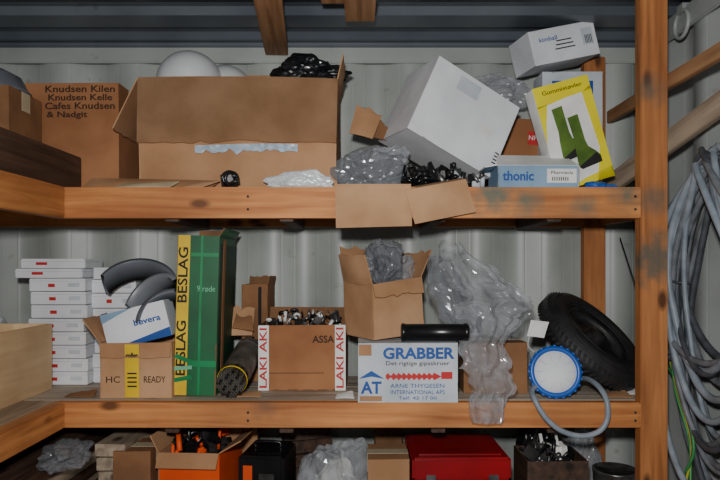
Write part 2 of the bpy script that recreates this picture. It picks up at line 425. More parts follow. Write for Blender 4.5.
# ---------------------------------------------------------------- UPPER SHELF
Y = 2.2; x0, x1 = wx(16, Y), wx(119, Y); w = x1-x0; h = wz(83, Y)-ZU
b = B('printed_cardboard_box'); carton(b, w, .24, h, 'cardR', closed=True, tape='manila')
for i, (t, s, xx, ww) in enumerate((('Knudsen Kilen', .032, .045, .24), ('Knudsen Kelle', .030, .045, .22), ('Cafes Knudsen', .032, .045, .24), ('& Nadgit', .028, .0, .14))):
    b.text(t, s, front(xx, -.1222, h-.022-.029*i), 'brownink', ww, .0004)
b.done(((x0+x1)/2, Y+.12, ZU), rz(0), .003)
b = B('sealed_cardboard_box'); carton(b, .33, .2, .31, 'card3', closed=True, tape='manila')
b.box((.11, -.1008, .265), (.03, .001, .05), 'label', bev=0)
b.done((-1.245, 2.07, ZU), rz(0), .002)
b = B('plastic_bowl')
b.lathe([(.0, .075), (.05, .072), (.095, .05), (.115, .01), (.125, .0), (.125, -.004), (.108, 0), (.09, .045), (.05, .064), (0, .067)], 'grayd', Matrix.Identity(4), 40)
b.done((-1.20, 2.07, ZU+.316))

Y = 2.11; x0, x1 = wx(139, Y), wx(338, Y); w = x1-x0; h = wz(78, Y)-ZU; cx = (x0+x1)/2
b = B('open_moving_box'); carton(b, w, .32, h, 'card', 'card2', flaps={'L': (.19, 152), 'B': (.10, -8), 'R': (.09, 12)}, jag=.008)
# front flap folded over, its ragged lower edge standing off the wall of the box
n = 22; tb = bmesh.new(); ra = []
for j in range(9):
    row = []
    for i in range(n+1):
        u, v = i/n, j/8
        ln = .218+.014*noise.noise(Vector((u*5, 0, 2)))+.010*noise.noise(Vector((u*17, 0, 5)))
        row.append(tb.verts.new((-w/2+w*u, -.164-.004*math.sin(v*1.5)-.012*v*v-.006*v*noise.noise(Vector((u*4, 3, 0))), h+.002-ln*v)))
    ra.append(row)
for j in range(8):
    for i in range(n): tb.faces.new((ra[j][i], ra[j+1][i], ra[j+1][i+1], ra[j][i+1]))
bmesh.ops.solidify(tb, geom=list(tb.faces), thickness=.004)
b.merge(tb, 'card2')
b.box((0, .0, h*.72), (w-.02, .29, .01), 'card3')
# strip of film caught below the flap
tb = bmesh.new(); rows = []
for j in range(4):
    rows.append([tb.verts.new((-.14+.34*i/30, -.168-.006*noise.noise(Vector((i*.6, j, 0))), .150-.008*j*(1+.9*noise.noise(Vector((i*.45, 4, 0)))))) for i in range(31)])
for j in range(3):
    for i in range(30): tb.faces.new((rows[j][i], rows[j+1][i], rows[j+1][i+1], rows[j][i+1]))
b.merge(tb, 'pale')
b.done((cx, Y+.16, ZU), rz(0), .012, 2.5, 2)
for (px, py, r, yy) in ((190, 52, .115, 2.23), (226, 66, .10, 2.31)):
    b = B('lamp_globe')
    pr = [(r*math.cos(a), r*math.sin(a)) for a in [math.pi/2*k/14 for k in range(14, -6, -1)]]
    pr = [(max(q[0], 0), q[1]) for q in pr]+[(r*.86, -r*.55), (r*.80, -r*.55), (r*.80, -r*.45)]
    b.lathe(pr, 'hat', Matrix.Identity(4), 56)
    top = wz(py, yy); b.done((wx(px, yy), yy, top-r), rx(-8))
b = B('black_bin_bag'); b.blob((0, 0, 0), (.14, .075, .07), 'blackbag', .5, 2.6, 5, 3); b.done((wx(311, 2.27), 2.27, wz(76, 2.27)))
b = B('torn_cardboard')
b.panel([(-.03, 0, 0), (.05, .0, -.02), (.085, .02, .07), (-.0, .02, .12)], .004, 'card', jag=.02, bow=.01)
b.panel([(.02, .03, .0), (.10, .03, -.02), (.12, .04, .02), (.05, .04, .08)], .004, 'card3', jag=.01)
b.done(P(358, 133, 2.2))
b = B('flattened_cardboard')
b.panel([(-.90, 2.06, ZU+.002), (-.48, 2.06, ZU+.006), (-.46, 2.105, ZU+.034), (-.88, 2.10, ZU+.042)], .004, 'card', n=8, bow=.008)
b.panel([(-.78, 2.02, ZU+.002), (-.60, 2.015, ZU+.003), (-.58, 2.05, ZU+.024), (-.76, 2.055, ZU+.018)], .003, 'manila', n=6, bow=.004)
b.panel([(-.56, 2.02, ZU+.002), (-.50, 2.02, ZU+.004), (-.45, 2.055, ZU+.028), (-.54, 2.06, ZU+.022)], .003, 'card2', n=6, bow=.004)
b.done()
b = B('cable_coil')
for k in range(5):
    b.lathe([(.022+.005*math.cos(a), .005*math.sin(a)+.009*k-.016) for a in [2*math.pi*j/8 for j in range(9)]], 'black', rx(62+10*k) @ ry(9*k), 22)
b.junk((-.02, -.01, -.02), (.03, .01, .01), 8, ['black', 'steeld'], .01, .025)
b.done((wx(229, 2.05), 2.05, ZU+.032))
b = B('plastic_packet')
b.blob((0, 0, .022), (.12, .032, .042), 'filmw', .45, 2.0, 5, 9, floor=0)
b.done((wx(301, 2.055), 2.055, ZU))
b = B('crumpled_film_heap')
b.blob((-.01, 0, .055), (.13, .06, .095), 'filmg', .55, 2.0, 5, 5, floor=0)
b.blob((.05, .01, .10), (.085, .05, .06), 'film2', .5, 2.4, 5, 6, floor=0)
b.blob((.16, .05, .03), (.09, .04, .05), 'film2', .5, 2.4, 5, 16, floor=0)
b.done((wx(372, 2.13), 2.13, ZU), None)
b = B('hose_clamp_pile')
b.junk((-.09, -.03, .015), (.10, .02, .055), 60, ['black', 'blackbag', 'steeld', 'black'], .012, .036)
b.junk((.0, -.03, .01), (.17, .02, .03), 22, ['black', 'steelm', 'steeld', 'whiteg'], .010, .03)
b.done((wx(430, 2.09), 2.085, ZU+.010))
b = B('work_glove')
for sx in (-.03, .035):
    b.blob((sx, 0, .03), (.045, .03, .03), 'redm' if sx < 0 else 'steeld', .3, 2.0, 4, abs(sx)*100, floor=0, smooth=True)
    for k in range(4): b.tube([(sx-.02+.012*k, -.01, .04), (sx-.024+.014*k, -.02, .065), (sx-.026+.015*k, -.03, .07)], .006, 'steeld', 8)
b.done((wx(405, 2.2), 2.2, ZU))

# white tilted carton
w, d, h = .345, .24, .272
b = B('large_white_carton'); carton(b, w, d, h, 'white', 'card', closed=True)
b.box((.09, -d/2-.0008, .135), (.045, .001, .035), 'label', bev=0)
b.box((-.03, -d/2-.0008, h-.04), (w*.25, .001, .05), 'whiteg', bev=0)
b.box((0, 0, h+.0008), (w+.001, .05, .001), 'whiteg', bev=0)
for k in range(4): b.box((w/2-.014, -d/2-.0012, .05+.012*k), (.016, .001, .004), 'ink', bev=0)
R = rz(21) @ ry(25)
cc = P(448, 125, 2.24)
b.done(cc-(R @ Vector((0, 0, h/2))), R, .003)
b = B('pipe_fitting_box'); carton(b, .15, .12, .30, 'cardR', closed=True)
b.box((.045, -.0608, .23), (.05, .001, .05), 'red', bev=0)
b.text('NPT', .025, front(.045, -.0622, .23, 0), 'label')
b.done((wx(522, 2.34), 2.44, ZU), ry(3), .002)
b = B('clear_plastic_bag')
b.blob((0, 0, 0), (.15, .06, .08), 'film2', .55, 2.2, 5, 11)
b.done(P(494, 93, 2.42))

b = B('upright_white_carton'); carton(b, .22, .12, wz(72, 2.33)-ZU, 'whiteg', 'card', closed=True)
b.box((0, -.0608, .40), (.15, .001, .05), 'blue', bev=0); b.done((wx(572, 2.36)-.01, 2.385, ZU), rz(0), .002)
b = B('light_bulb_carton'); carton(b, .262, .15, .122, 'white', 'card', closed=True)
b.box((.095, -.0758, .07), (.045, .001, .06), 'whiteg', bev=0)
for k in range(3): b.box((.0, -.0765, .045+.014*k), (.08-.01*k, .001, .004), 'ink', bev=0)
b.text('kimball', .022, front(-.06, -.0768, .085), 'blue', .07)
for k in range(5): b.box((.085+.006*k, -.0768, .06), (.0025, .001, .03), 'ink', bev=0)
R = rz(12) @ ry(-14)
b.done(P(557, 46, 2.31)+Vector((0, .04, 0))-(R @ Vector((0, 0, .061))), R, .002)

w, h = .195, .35
b = B('boot_package'); b.box((0, 0, h/2), (w, .075, h), 'label', bev=.002)
fm = front(0, -.0385, 0)
b.poly([(-w/2, h*.80), (-w/2, h), (w/2, h), (w/2, h*.86), (0, h*.84)], fm, 'yellow2')
b.poly([(-w/2, h*.45), (-w/2, h*.82), (-w/2+.035, h*.82), (-w/2+.012, h*.6)], fm, 'yellow2')
b.poly([(w/2, 0), (w/2, h*.9), (w/2-.034, h*.85), (w/2-.024, h*.3), (w/2-.06, 0)], fm, 'yellow2')
b.poly([(-w/2+.04, 0), (w/2, 0), (w/2, .035), (0, .02)], fm, 'yellow2')
boot = [(-.026, .20), (.020, .205), (.022, .10), (.028, .075), (.055, .05), (.070, .030), (.070, .010), (-.02, .0), (-.032, .012), (-.028, .07), (-.022, .11)]
b.poly([(x*.8-.032, y*.86+.095) for x, y in boot], front(0, -.0398, 0), 'olive')
b.poly([(x*.8-.032, y*.86+.090) for x, y in boot[4:9]], front(0, -.0400, 0), 'ink')
b.poly([(x*.8+.012, y*.86+.055) for x, y in boot], front(0, -.0412, 0), 'olive')
b.poly([(x*.8+.012, y*.86+.050) for x, y in boot[4:9]], front(0, -.0414, 0), 'ink')
b.text('Gummistøvler', .02, front(.0, -.0402, h-.025), 'ink', .14)
for k in range(4): b.box((-.055, -.0382, .03+.009*k), (.05-.006*k, .001, .003), 'ink', bev=0)
R = rz(4) @ ry(-16)
b.done((wx(584, 2.16), 2.17, ZU+.028), R)

w = wx(580, 2.04)-wx(498, 2.04)
b = B('blue_carton'); carton(b, w, .14, .075, 'ltblue', 'label', flaps={'B': (.05, 35), 'L': (.04, 100)})
b.panel([(-w/2, -.07, .076), (w/2, -.07, .076), (w/2-.01, .03, .122), (-w/2+.02, .03, .125)], .002, 'label')
b.text('thonic', .042, front(-.065, -.0712, .040), 'blue', .10, .001)
b.box((.075, -.0708, .042), (.095, .001, .045), 'label', bev=0)
b.text('Pharmacia', .014, front(.075, -.0722, .052), 'ink', .07)
for k in range(8): b.box((.045+.007*k, -.072, .032), (.003, .001, .012), 'ink', bev=0)
b.done((wx(539, 2.04), 2.12, ZU), rz(1))
b = B('blue_rubber_glove'); b.blob((0, 0, .014), (.05, .035, .02), 'blue2', .3, 2.2, 4, 4, floor=0, smooth=True)
for k in range(4): b.tube([(.035, -.02+.013*k, .012), (.06, -.024+.016*k, .014), (.078, -.026+.018*k, .008)], .006, 'blue2', 8)
b.done((wx(596, 2.07), 2.07, ZU), rz(10) @ Matrix.Scale(.8, 4))

b = B('draped_cardboard')
b.panel([(wx(336, 1.985), 1.985, wz(228, 1.985)), (wx(412, 1.985), 1.985, wz(226, 1.985)), (wx(411, 1.99), 1.992, ZU+.008), (wx(335, 1.99), 1.992, ZU+.008)], .004, 'card2', n=8, bow=.003)
b.panel([(wx(335, 1.99), 1.990, ZU+.008), (wx(411, 1.99), 1.990, ZU+.008), (wx(408, 2.04), 2.045, ZU+.012), (wx(338, 2.04), 2.045, ZU+.012)], .004, 'card2', n=4)
b.done()
b = B('draped_cardboard')
b.panel([P(415, 224, 1.97), P(476, 212, 1.97), P(466, 179, 1.985), P(405, 190, 1.985)], .004, 'card2', n=8, bow=.004)
b.panel([P(405, 190, 1.986), P(466, 179, 1.986), P(462, 178, 2.04), P(404, 188, 2.04)], .004, 'card', n=4)
b.done()

# ---------------------------------------------------------------- LOWER SHELF
b = B('plywood_crate')
x0, x1, y0, y1, h = -1.395, -1.07, 1.45, 2.225, .228
b.box2((x1-.012, y0, ZL), (x1, y1, ZL+h), 'ply'); b.box2((x0, y0, ZL), (x0+.012, y1, ZL+h), 'ply')
b.box2((x0+.013, y1-.012, ZL), (x1-.013, y1, ZL+h), 'ply'); b.box2((x0+.013, y0, ZL), (x1-.013, y0+.012, ZL+h), 'ply')
b.box2((x0+.013, y0+.013, ZL), (x1-.013, y1-.013, ZL+.012), 'ply'); b.done()

def stack(x, y, w, d, hs, name='carton_stack', top=None):
    b = B(name); z = 0
    for i, h in enumerate(hs):
        ox, oy, a = random.uniform(-.008, .008), random.uniform(-.006, .006), random.uniform(-3, 3)
        T = Matrix.Translation((ox, oy, z+h/2)) @ rz(a)
        b.box((ox, oy, z+h/2), (w, d, h-.003), 'white', rot=rz(a), bev=.002)
        b.box((ox, oy, z+h*.78), (w+.002, d+.002, .0015), 'whiteg', rot=rz(a), bev=0)
        q = T @ Vector((-w*.1, -d/2-.0006, -.002)); b.box(q, (w*.12, .001, h*.25), 'red', rot=rz(a), bev=0)
        q = T @ Vector((w*.3, -d/2-.0006, 0)); b.box(q, (w*.2, .001, h*.3), 'whiteg', rot=rz(a), bev=0)
        z += h
    if top:
        for (ox, w2, h2) in top:
            b.box((ox, 0, z+h2/2), (w2, d, h2-.002), 'white', bev=.003); b.box((ox-.04, -d/2-.0006, z+h2/2), (.04, .001, .010), 'red', bev=0)
            b.box((ox, 0, z+h2*.7), (w2+.002, d+.002, .0015), 'whiteg', bev=0); z += h2
    b.done((x, y, ZL))
stack(wx(57, 2.28), 2.37, .2, .16, [.048]*8, top=[(-.035, .24, .034), (-.02, .23, .036)])
stack(wx(113, 2.32), 2.41, .16, .15, [.056, .052, .056, .055, .054, .055, .05, .045])
b = B('clear_plastic_bag'); b.blob((0, 0, .03), (.06, .06, .2), 'film2', .4, 2.2, 5, 21, floor=0); b.done((-1.33, 2.36, ZL))

Y = 2.07; x0, x1 = wx(100, Y), wx(172, Y); w = x1-x0
b = B('paint_roller_box'); carton(b, w, .21, .18, 'card2', 'card', flaps={'L': (.10, 38), 'B': (.08, 15), 'F': (.05, 172)}, jag=.004)
b.box((-.01, -.1125, .09), (.046, .001, .172), 'yellow', bev=0)
b.text('READY', .03, front(.06, -.1065, .06), 'brownink', .07)
b.text('HC', .03, front(-.075, -.1065, .06), 'brownink', .045)
b.text('roller', .022, front(-.01, -.1140, .14), 'ink', .038, .0008)
for k in range(4): b.box((-.01, -.1135, .04+.014*k), (.03, .001, .005), 'ink', bev=0)
b.done(((x0+x1)/2, Y+.105, ZL), rz(0), .004)
b = B('product_carton'); b.box((0, 0, 0), (.215, .10, .12), 'white', bev=.002)
b.poly([(-.1075, -.06), (.1075, -.06), (.1075, -.03)], front(0, -.0508, 0), 'blue')
b.poly([(-.1075, .03), (-.1075, .06), (.0, .06)], front(0, -.0508, 0), 'ltblue')
b.text('bevera', .028, front(.04, -.0522, .008), 'blue', .09, .0006)
b.done(P(141, 324, 2.16), ry(-14))
def band(b, mtx, r, wd, a0, a1, mat, t=.004):
    q = [(r, -wd/2), (r+.012, -wd/2+.004), (r+.014, 0), (r+.012, wd/2-.004), (r, wd/2), (r-t, wd/2), (r+.006, 0), (r-t, -wd/2), (r, -wd/2)]
    b.lathe(q, mat, mtx, 24, rad(a0), rad(a1))
b = B('gutter_bend')
band(b, Matrix.Translation(P(138, 297, 2.18)) @ rx(48) @ ry(6), .125, .10, 20, 160, 'grayd')
b.done()
b = B('gutter_bend')
band(b, Matrix.Translation(P(158, 308, 2.13)) @ rx(55) @ ry(-26), .105, .085, 35, 170, 'grayp')
b.done()
b = B('gutter_bend')
band(b, Matrix.Translation(P(172, 322, 2.11)) @ rx(60) @ ry(0), .10, .06, 90, 185, 'grayd')
b.done()

# tall green box
Y = 2.10; w, h, d = .138, .525, .27
b = B('green_box'); carton(b, w, d, h, 'green', 'edge', flaps={'B': (.03, 10), 'R': (.03, 30)})
b.box((-w/2+.022, -d/2-.0010, h/2), (.040, .001, h), 'yellow', bev=0)
for k in range(2):
    b.text('BESLAG', .044, Matrix.Translation((-w/2+.022, -d/2-.0026, .155+.24*k)) @ ry(-90) @ RX90, 'ink', .18, .0007)
for zz, hh in ((h*.2, .02), (h*.88, .012)):
    b.box((.022, -d/2-.0012, zz), (w-.046, .001, hh), 'green2', bev=0)
b.box((.012, -d/2-.0010, h*.5), (.008, .001, h), 'green2', bev=0)
b.box((-w/2+.03, -d/2-.0036, .12), (.058, .001, .014), 'green2', rot=ry(20), bev=0)
b.box((-w/2+.03, -d/2-.0036, .09), (.058, .001, .012), 'mint', rot=ry(-6), bev=0)
b.box((-w/2+.03, -d/2-.0036, .055), (.058, .001, .014), 'green2', rot=ry(-12), bev=0)
b.text('9 røde', .028, front(.03, -d/2-.0026, .35), 'mint', .06)
b.box((w/2+.0008, 0, h*.5), (.001, d*.94, h*.9), 'greend', bev=0)
b.box((w/2+.0018, -.06, h*.5), (.001, .035, h*.96), 'cardR', bev=0)
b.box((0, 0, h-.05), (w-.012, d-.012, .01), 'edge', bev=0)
b.done((-.612+w/2, Y+d/2, ZL+.003), ry(1.6), .003)
b = B('narrow_cardboard_box'); carton(b, .10, .11, .36, 'card3', 'edge', flaps={'R': (.03, 10), 'B': (.03, 5)}, jag=.01)
b.box((.02, -.0562, .25), (.012, .001, .2), 'black', bev=0); b.done((-.385, 2.43, ZL), rz(-5), .004)
b = B('torn_cardboard')
b.panel([(-.05, 0, -.05), (.05, .01, -.05), (.055, .04, .05), (-.04, .03, .06)], .004, 'card2', jag=.015, bow=.01)
b.panel([(-.02, -.01, -.02), (.06, -.02, -.03), (.05, .0, .02), (-.01, .02, .03)], .004, 'card3', jag=.015)
b.done(P(238, 322, 2.33))
b = B('electrode_bundle')
a = Vector((-.412, 2.03, ZL+.054)); c = Vector((-.397, 2.32, ZL+.13)); dv = (c-a).normalized(); q = dv.to_track_quat('Z', 'Y').to_matrix()
L_ = (c-a).length
for i in range(-5, 6):
    for j in range(-5, 6):
        x = (i+.5*(j % 2))*.0115; y = j*.0100
        if x*x+y*y < .042**2:
            o = q @ Vector((x, y, 0)); b.lathe([(.0038, 0), (.0057, 0), (.0057, L_), (.0038, L_), (.0038, 0)], 'rodg' if (i+j) % 3 else 'steeld', Matrix.Translation(a+o) @ q.to_4x4(), 6, smooth=False)
for s_ in (.03, .25):
    b.lathe([(.048, -.004), (.0492, -.004), (.0492, .004), (.048, .004), (.048, -.004)], 'yellow' if s_ < .1 else 'grayd', Matrix.Translation(a+dv*s_) @ q.to_4x4(), 24)
b.lathe([(.0485, .05), (.0485, L_-.02)], 'rodg', Matrix.Translation(a) @ q.to_4x4(), 32)
b.done()

Y = 2.2; x0, x1 = wx(258, Y), wx(346, Y); w = x1-x0; h = .225; d = .2
b = B('metal_fittings_box'); carton(b, w, d, h, 'cardR', 'edge', flaps={'B': (.05, 20)})
for sx in (-w/2+.019, w/2-.019):
    b.box((sx, -d/2-.0010, h/2), (.036, .001, h), 'label', bev=0)
    b.text('LAKI AKI', .036, Matrix.Translation((sx, -d/2-.0026, h/2)) @ ry(-90) @ RX90, 'red', h*.92, .0006)
b.text('ASSA', .034, front(.074, -d/2-.0016, h-.05), 'brownink', .075, .0006)
b.box((-.03, -d/2-.001, .06), (w*.7, .001, .002), 'brownink', bev=0)
b.junk((-w/2+.03, -d/2+.02, h-.03), (w/2-.03, d/2-.03, h+.035), 110, ['steelm', 'steeld', 'steelm', 'steeld', 'edge', 'label'], .008, .03)
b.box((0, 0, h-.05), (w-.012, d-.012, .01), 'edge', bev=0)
b.done(((x0+x1)/2, Y+d/2, ZL), rz(0), .003)

Y = 2.006; x0, x1 = wx(358, Y), wx(458, Y); w = x1-x0; h = .187; d = .25
b = B('screw_carton'); carton(b, w, d, h, 'whiteg', 'card', closed=True)
yy = -d/2-.0018
b.box((-w/2+.022, -d/2-.0006, h-.022), (.04, .0008, .035), 'card', bev=0)
b.box((-w/2+.04, -d/2-.0006, .012), (.07, .0008, .016), 'card', bev=0)
b.text('GRABBER', .048, front(.032, yy, h-.034), 'blue', .225, .0016)
b.text('Det rigtige gipsskruer', .018, front(.03, yy, h-.064), 'brownink', .20)
b.text('AT', .052, front(-.115, yy, .045), 'blue', .065, .0016)
b.poly([(-.155, .075), (-.115, .10), (-.075, .075), (-.115, .082)], front(0, yy, 0), 'blue')
scr = [(-.07, .086), (-.062, .094), (-.058, .086)]
for k in range(9): scr += [(-.052+.016*k, .0855), (-.046+.016*k, .094)]
scr += [(.105, .082)]
for k in range(8, -1, -1): scr += [(-.046+.016*k, .070), (-.052+.016*k, .0785)]
scr += [(-.058, .078), (-.062, .070), (-.07, .078)]
b.poly(scr, front(.0, yy, 0), 'red')
b.box((.122, yy+.0004, .085), (.035, .0008, .022), 'red', bev=0)
b.text('ARNE THYGESEN', .018, front(.03, yy, .052), 'blue', .17)
b.text('INTERNATIONAL APS', .018, front(.03, yy, .032), 'blue', .17)
b.text('Telf. 42 17 00', .014, front(.03, yy, .014), 'blue', .12)
b.done(((x0+x1)/2, Y+d/2, ZL), rz(0), .002)
b = B('open_cardboard_box'); carton(b, .20, .19, .185, 'card2', 'card', flaps={'B': (.12, 12), 'L': (.10, 12), 'R': (.10, 30), 'F': (.05, 165)}, jag=.012)
b.box((0, 0, .14), (.185, .175, .006), 'edge', bev=0)
b.blob((0, 0, .235), (.095, .075, .10), 'filmg', .5, 2.2, 5, 31); b.blob((.0, 0, .22), (.06, .06, .055), 'steeld', .3, 2.4, 4, 33); b.blob((.09, 0, .21), (.05, .05, .06), 'film2', .5, 2.2, 4, 35)
b.done((wx(386, 2.14), 2.145+.035, ZL+.187+.010), rz(28) @ ry(-4), .012, 4)
b = B('black_tube')
zt = ZL+.187+.030
b.lathe([(.0, 0), (.024, 0), (.029, .003), (.029, .012), (.027, .013), (.027, .20), (.029, .201), (.029, .212), (.024, .215), (0, .215)], 'black', Matrix.Translation((.13, 2.035, zt)) @ ry(90), 32)
b.done()
b = B('taped_cardboard_box'); carton(b, .215, .22, .17, 'card3', 'edge', closed=True, tape='manila'); b.done((wx(496, 2.12)+.005, 2.26, ZL), None, .003)

def sheet(name, path, hw, dep, mat, seed, n_u=36, n_v=90, amp=.016):
    b = B(name); tb = bmesh.new(); rows = []; N_ = len(path)-1
    off = Vector((seed, seed*2.1, 0))
    for j in range(n_v+1):
        t = j/n_v*N_; i = min(int(t), N_-1); f = t-i; f = f*f*(3-2*f)
        c = Vector(path[i]).lerp(Vector(path[i+1]), f); w = hw[i]*(1-f)+hw[i+1]*f
        row = []
        for k in range(n_u+1):
            u = k/n_u*2-1; a = u*math.pi*.5
            ed = 1+.35*noise.noise(Vector((j*.12, u*.5, seed)))+.12*noise.noise(Vector((j*.4, u*.5, seed)))
            q = c+Vector((math.sin(a)*w*ed, -math.cos(a)*dep, 0))
            nz = noise.noise(Vector((u*4+j*.02, j*.045, seed)))
            qw = q+noise.noise_vector(q*9+off)*.05
            vd = noise.voronoi(qw*13+off)[0]; vd2 = noise.voronoi(qw*32+off)[0]
            q += Vector((.3*nz*amp, -amp*1.8*nz+amp*2.0*vd[0]+amp*.8*vd2[0]-amp, amp*.6*vd[0]))
            q += noise.noise_vector(q*14+off)*amp*.9
            row.append(tb.verts.new(q))
        rows.append(row)
    for j in range(n_v):
        for k in range(n_u): tb.faces.new((rows[j][k], rows[j][k+1], rows[j+1][k+1], rows[j+1][k]))
    b.merge(tb, mat, None, False); return b
path = [P(450, 243, 2.17), P(460, 262, 2.12), P(478, 285, 2.10), P(494, 302, 2.09), P(490, 322, 2.07), P(480, 345, 2.03), P(484, 370, 1.99), P(489, 395, 1.965), P(486, 424, 1.96)]
b = sheet('clear_plastic_sheet', path, [.03, .07, .11, .12, .10, .07, .075, .065, .05], .03, 'film2', 3.0, 48, 110)
b2 = sheet('x', [P(440, 258, 2.14), P(446, 285, 2.12), P(458, 315, 2.09), P(470, 335, 2.05)], [.04, .06, .08, .05], .02, 'filmg', 8.0, 24, 40)
b3 = sheet('x', [P(478, 272, 2.13), P(502, 290, 2.13), P(508, 315, 2.11), P(500, 340, 2.09)], [.04, .06, .07, .05], .02, 'film', 12.0, 24, 40)
for bb, mn in ((b2, 'filmg'), (b3, 'film')):
    me = bpy.data.meshes.new('t'); bb.bm.to_mesh(me); i = b.mi(mn)
    n0 = len(b.bm.faces); b.bm.from_mesh(me); b.bm.faces.ensure_lookup_table()
    for f in b.bm.faces[n0:]: f.material_index = i
b.done()

# tyre
b = B('wheelbarrow_tyre')
R0, r0 = .162, .048
prof = []
for k in range(33):
    a = 2*math.pi*k/32; rr = r0*(1+.05*math.cos(4*a))
    prof.append((R0+rr*math.cos(a), rr*1.0*math.sin(a)))
nrm = Vector((.52, -.46, .72)).normalized(); q = nrm.to_track_quat('Z', 'Y').to_matrix().to_4x4()
b.lathe(prof, 'rubber', q, 64)
for k in range(64):
    a = 2*math.pi*k/64
    for s_ in (-1, 1):
        T = q @ Matrix.Rotation(a+(.03 if s_ > 0 else 0), 4, 'Z') @ Matrix.Translation((R0+r0*1.005, 0, s_*.014)) @ rx(s_*28)
        b.box(T.translation, (.006, .009, .022), 'rubber', rot=T.to_3x3().to_4x4(), bev=.001)
for rr_, z_ in ((.130, .038), (.140, .045), (.188, .042)):
    b.lathe([(rr_+.002*math.cos(t), z_+.002*math.sin(t)) for t in [math.pi*2*j/6 for j in range(7)]], 'rubber', q, 48)
for sg in (-1, 1):
    b.lathe([(.116, sg*.03), (.122, sg*.035), (.116, sg*.01), (.09, sg*.008), (.04, sg*.012), (.03, sg*.04), (.0, sg*.04)], 'steeld', q, 40)
b.done(Vector((wx(592, 2.24), 2.25, ZL+.168)))

b = B('work_lamp')
q = Vector((-.10, -1, .22)).normalized().to_track_quat('Z', 'Y').to_matrix().to_4x4()
b.lathe([(.074+.010*math.cos(t), .012*math.sin(t)) for t in [math.pi*2*j/14 for j in range(15)]], 'blue2', q, 48)
b.lathe([(0, .022), (.03, .020), (.055, .014), (.068, .006), (.072, 0)], 'white', q, 40)
b.lathe([(0, -.05), (.045, -.05), (.07, -.02), (.072, 0)], 'whiteg', q, 40)
for k in range(24):
    T = q @ Matrix.Rotation(2*math.pi*k/24, 4, 'Z') @ Matrix.Translation((.083, 0, 0)); b.box(T.translation, (.006, .008, .018), 'blue2', rot=T.to_3x3().to_4x4())
for k in range(10):
    T = q @ Matrix.Rotation(2*math.pi*k/10, 4, 'Z') @ Matrix.Translation((.045, 0, .0185)); b.box(T.translation, (.03, .002, .002), 'whiteg', rot=T.to_3x3().to_4x4())
c0 = P(555, 364, 2.06); c0.z = ZL+.087
b.done(c0)
b = B('gray_hose')
b.tube([P(583, 378, 2.12), P(590, 380, 2.06), P(600, 388, 2.0), P(607, 402, 1.965), P(607, 420, 1.96), P(598, 432, 1.96), P(580, 436, 1.96), P(560, 430, 1.96), P(545, 417, 1.962), P(535, 400, 1.975), P(532, 390, 2.02), P(540, 385, 2.08)], .0085, 'hosel', 12)
b.done()
b = B('paper_tag'); b.panel([P(527, 336, 2.06), P(544, 338, 2.06), P(549, 322, 2.08), P(531, 320, 2.08)], .001, 'label', bow=.004); b.tube([P(530, 334, 2.06), P(528, 345, 2.06), P(534, 352, 2.045)], .001, 'label', 6); b.done()
b = B('steel_wire'); b.tube([P(641, 303, 2.3), P(632, 275, 2.35), P(620, 238, 2.42)], .0025, 'steeld', 6); b.tube([Vector((.985, 2.2, ZL)), P(641, 303, 2.3)], .0025, 'steeld', 6); b.done()
b = B('cardboard_scraps')
for (px, yy, s_, m_) in ((615, 2.09, .05, 'card'), (628, 2.14, .04, 'label'), (82, 2.10, .05, 'card3'), (250, 2.10, .04, 'card2'), (345, 2.08, .03, 'label')):
    X = wx(px, yy); k = random.uniform(.2, .8)
    b.panel([(X-s_, yy-.02, ZL+.003), (X+s_, yy-.025, ZL+.004), (X+s_*.8, yy+.025, ZL+.012+.01*k), (X-s_*.9, yy+.02, ZL+.008)], .002, m_, jag=.006, bow=.003)
b.done()

# ---------------------------------------------------------------- hoses on right wall
b = B('hose_coil')
for k in range(19):
    rr = random.uniform(.0075, .0115); X = 1.062-.013*(k % 6)-random.uniform(0, .008)
    cyy = 1.86+random.uniform(-.03, .03); hy = .235+random.uniform(-.09, .07); top = wz(150, 1.95)+random.uniform(-.06, .02)
    bot = 1.0-random.uniform(-.22, .28); cz = (top+bot)/2; hz = (top-bot)/2; pts = []
    ph = random.uniform(0, 6)
    for j in range(17):
        a = 2*math.pi*j/16; sy = math.sin(a); cv = math.cos(a)
        taper = 1-.5*max(cv, 0)**1.5
        pts.append(Vector((X-.018*math.sin(a*2+ph), cyy+hy*taper*sy+.016*math.sin(3*a+ph), cz+hz*cv)))
    b.tube(pts, rr, random.choice(['hose', 'hose', 'hosed', 'hosel']), 10, cap=False)
b.box((1.075, 1.86, wz(150, 1.95)-.03), (.045, .03, .03), 'steeld')
for zz, yy in ((1.45, 2.06), (1.2, 2.07)):
    b.lathe([(.04+.004*math.cos(t), .004*math.sin(t)) for t in [math.pi*2*j/8 for j in range(9)]], 'hosed', Matrix.Translation((1.035, yy, zz)) @ rx(10), 20)
b.done()
b = B('extension_cable')
for k, (m_, o) in enumerate((('gcable', 0), ('ycable', .03), ('gcable', .06), ('hosed', .045))):
    b.tube([Vector((1.03, 2.12+o*.3, 1.22-o)), Vector((1.01, 2.05-o*.5, 1.1)), Vector((1.02-o*.3, 1.98-o, .95)), Vector((1.0, 1.93+o, .8)), Vector((1.03, 1.9, .6)), Vector((1.0, 1.88, .008))], .004, m_, 8)
b.done()

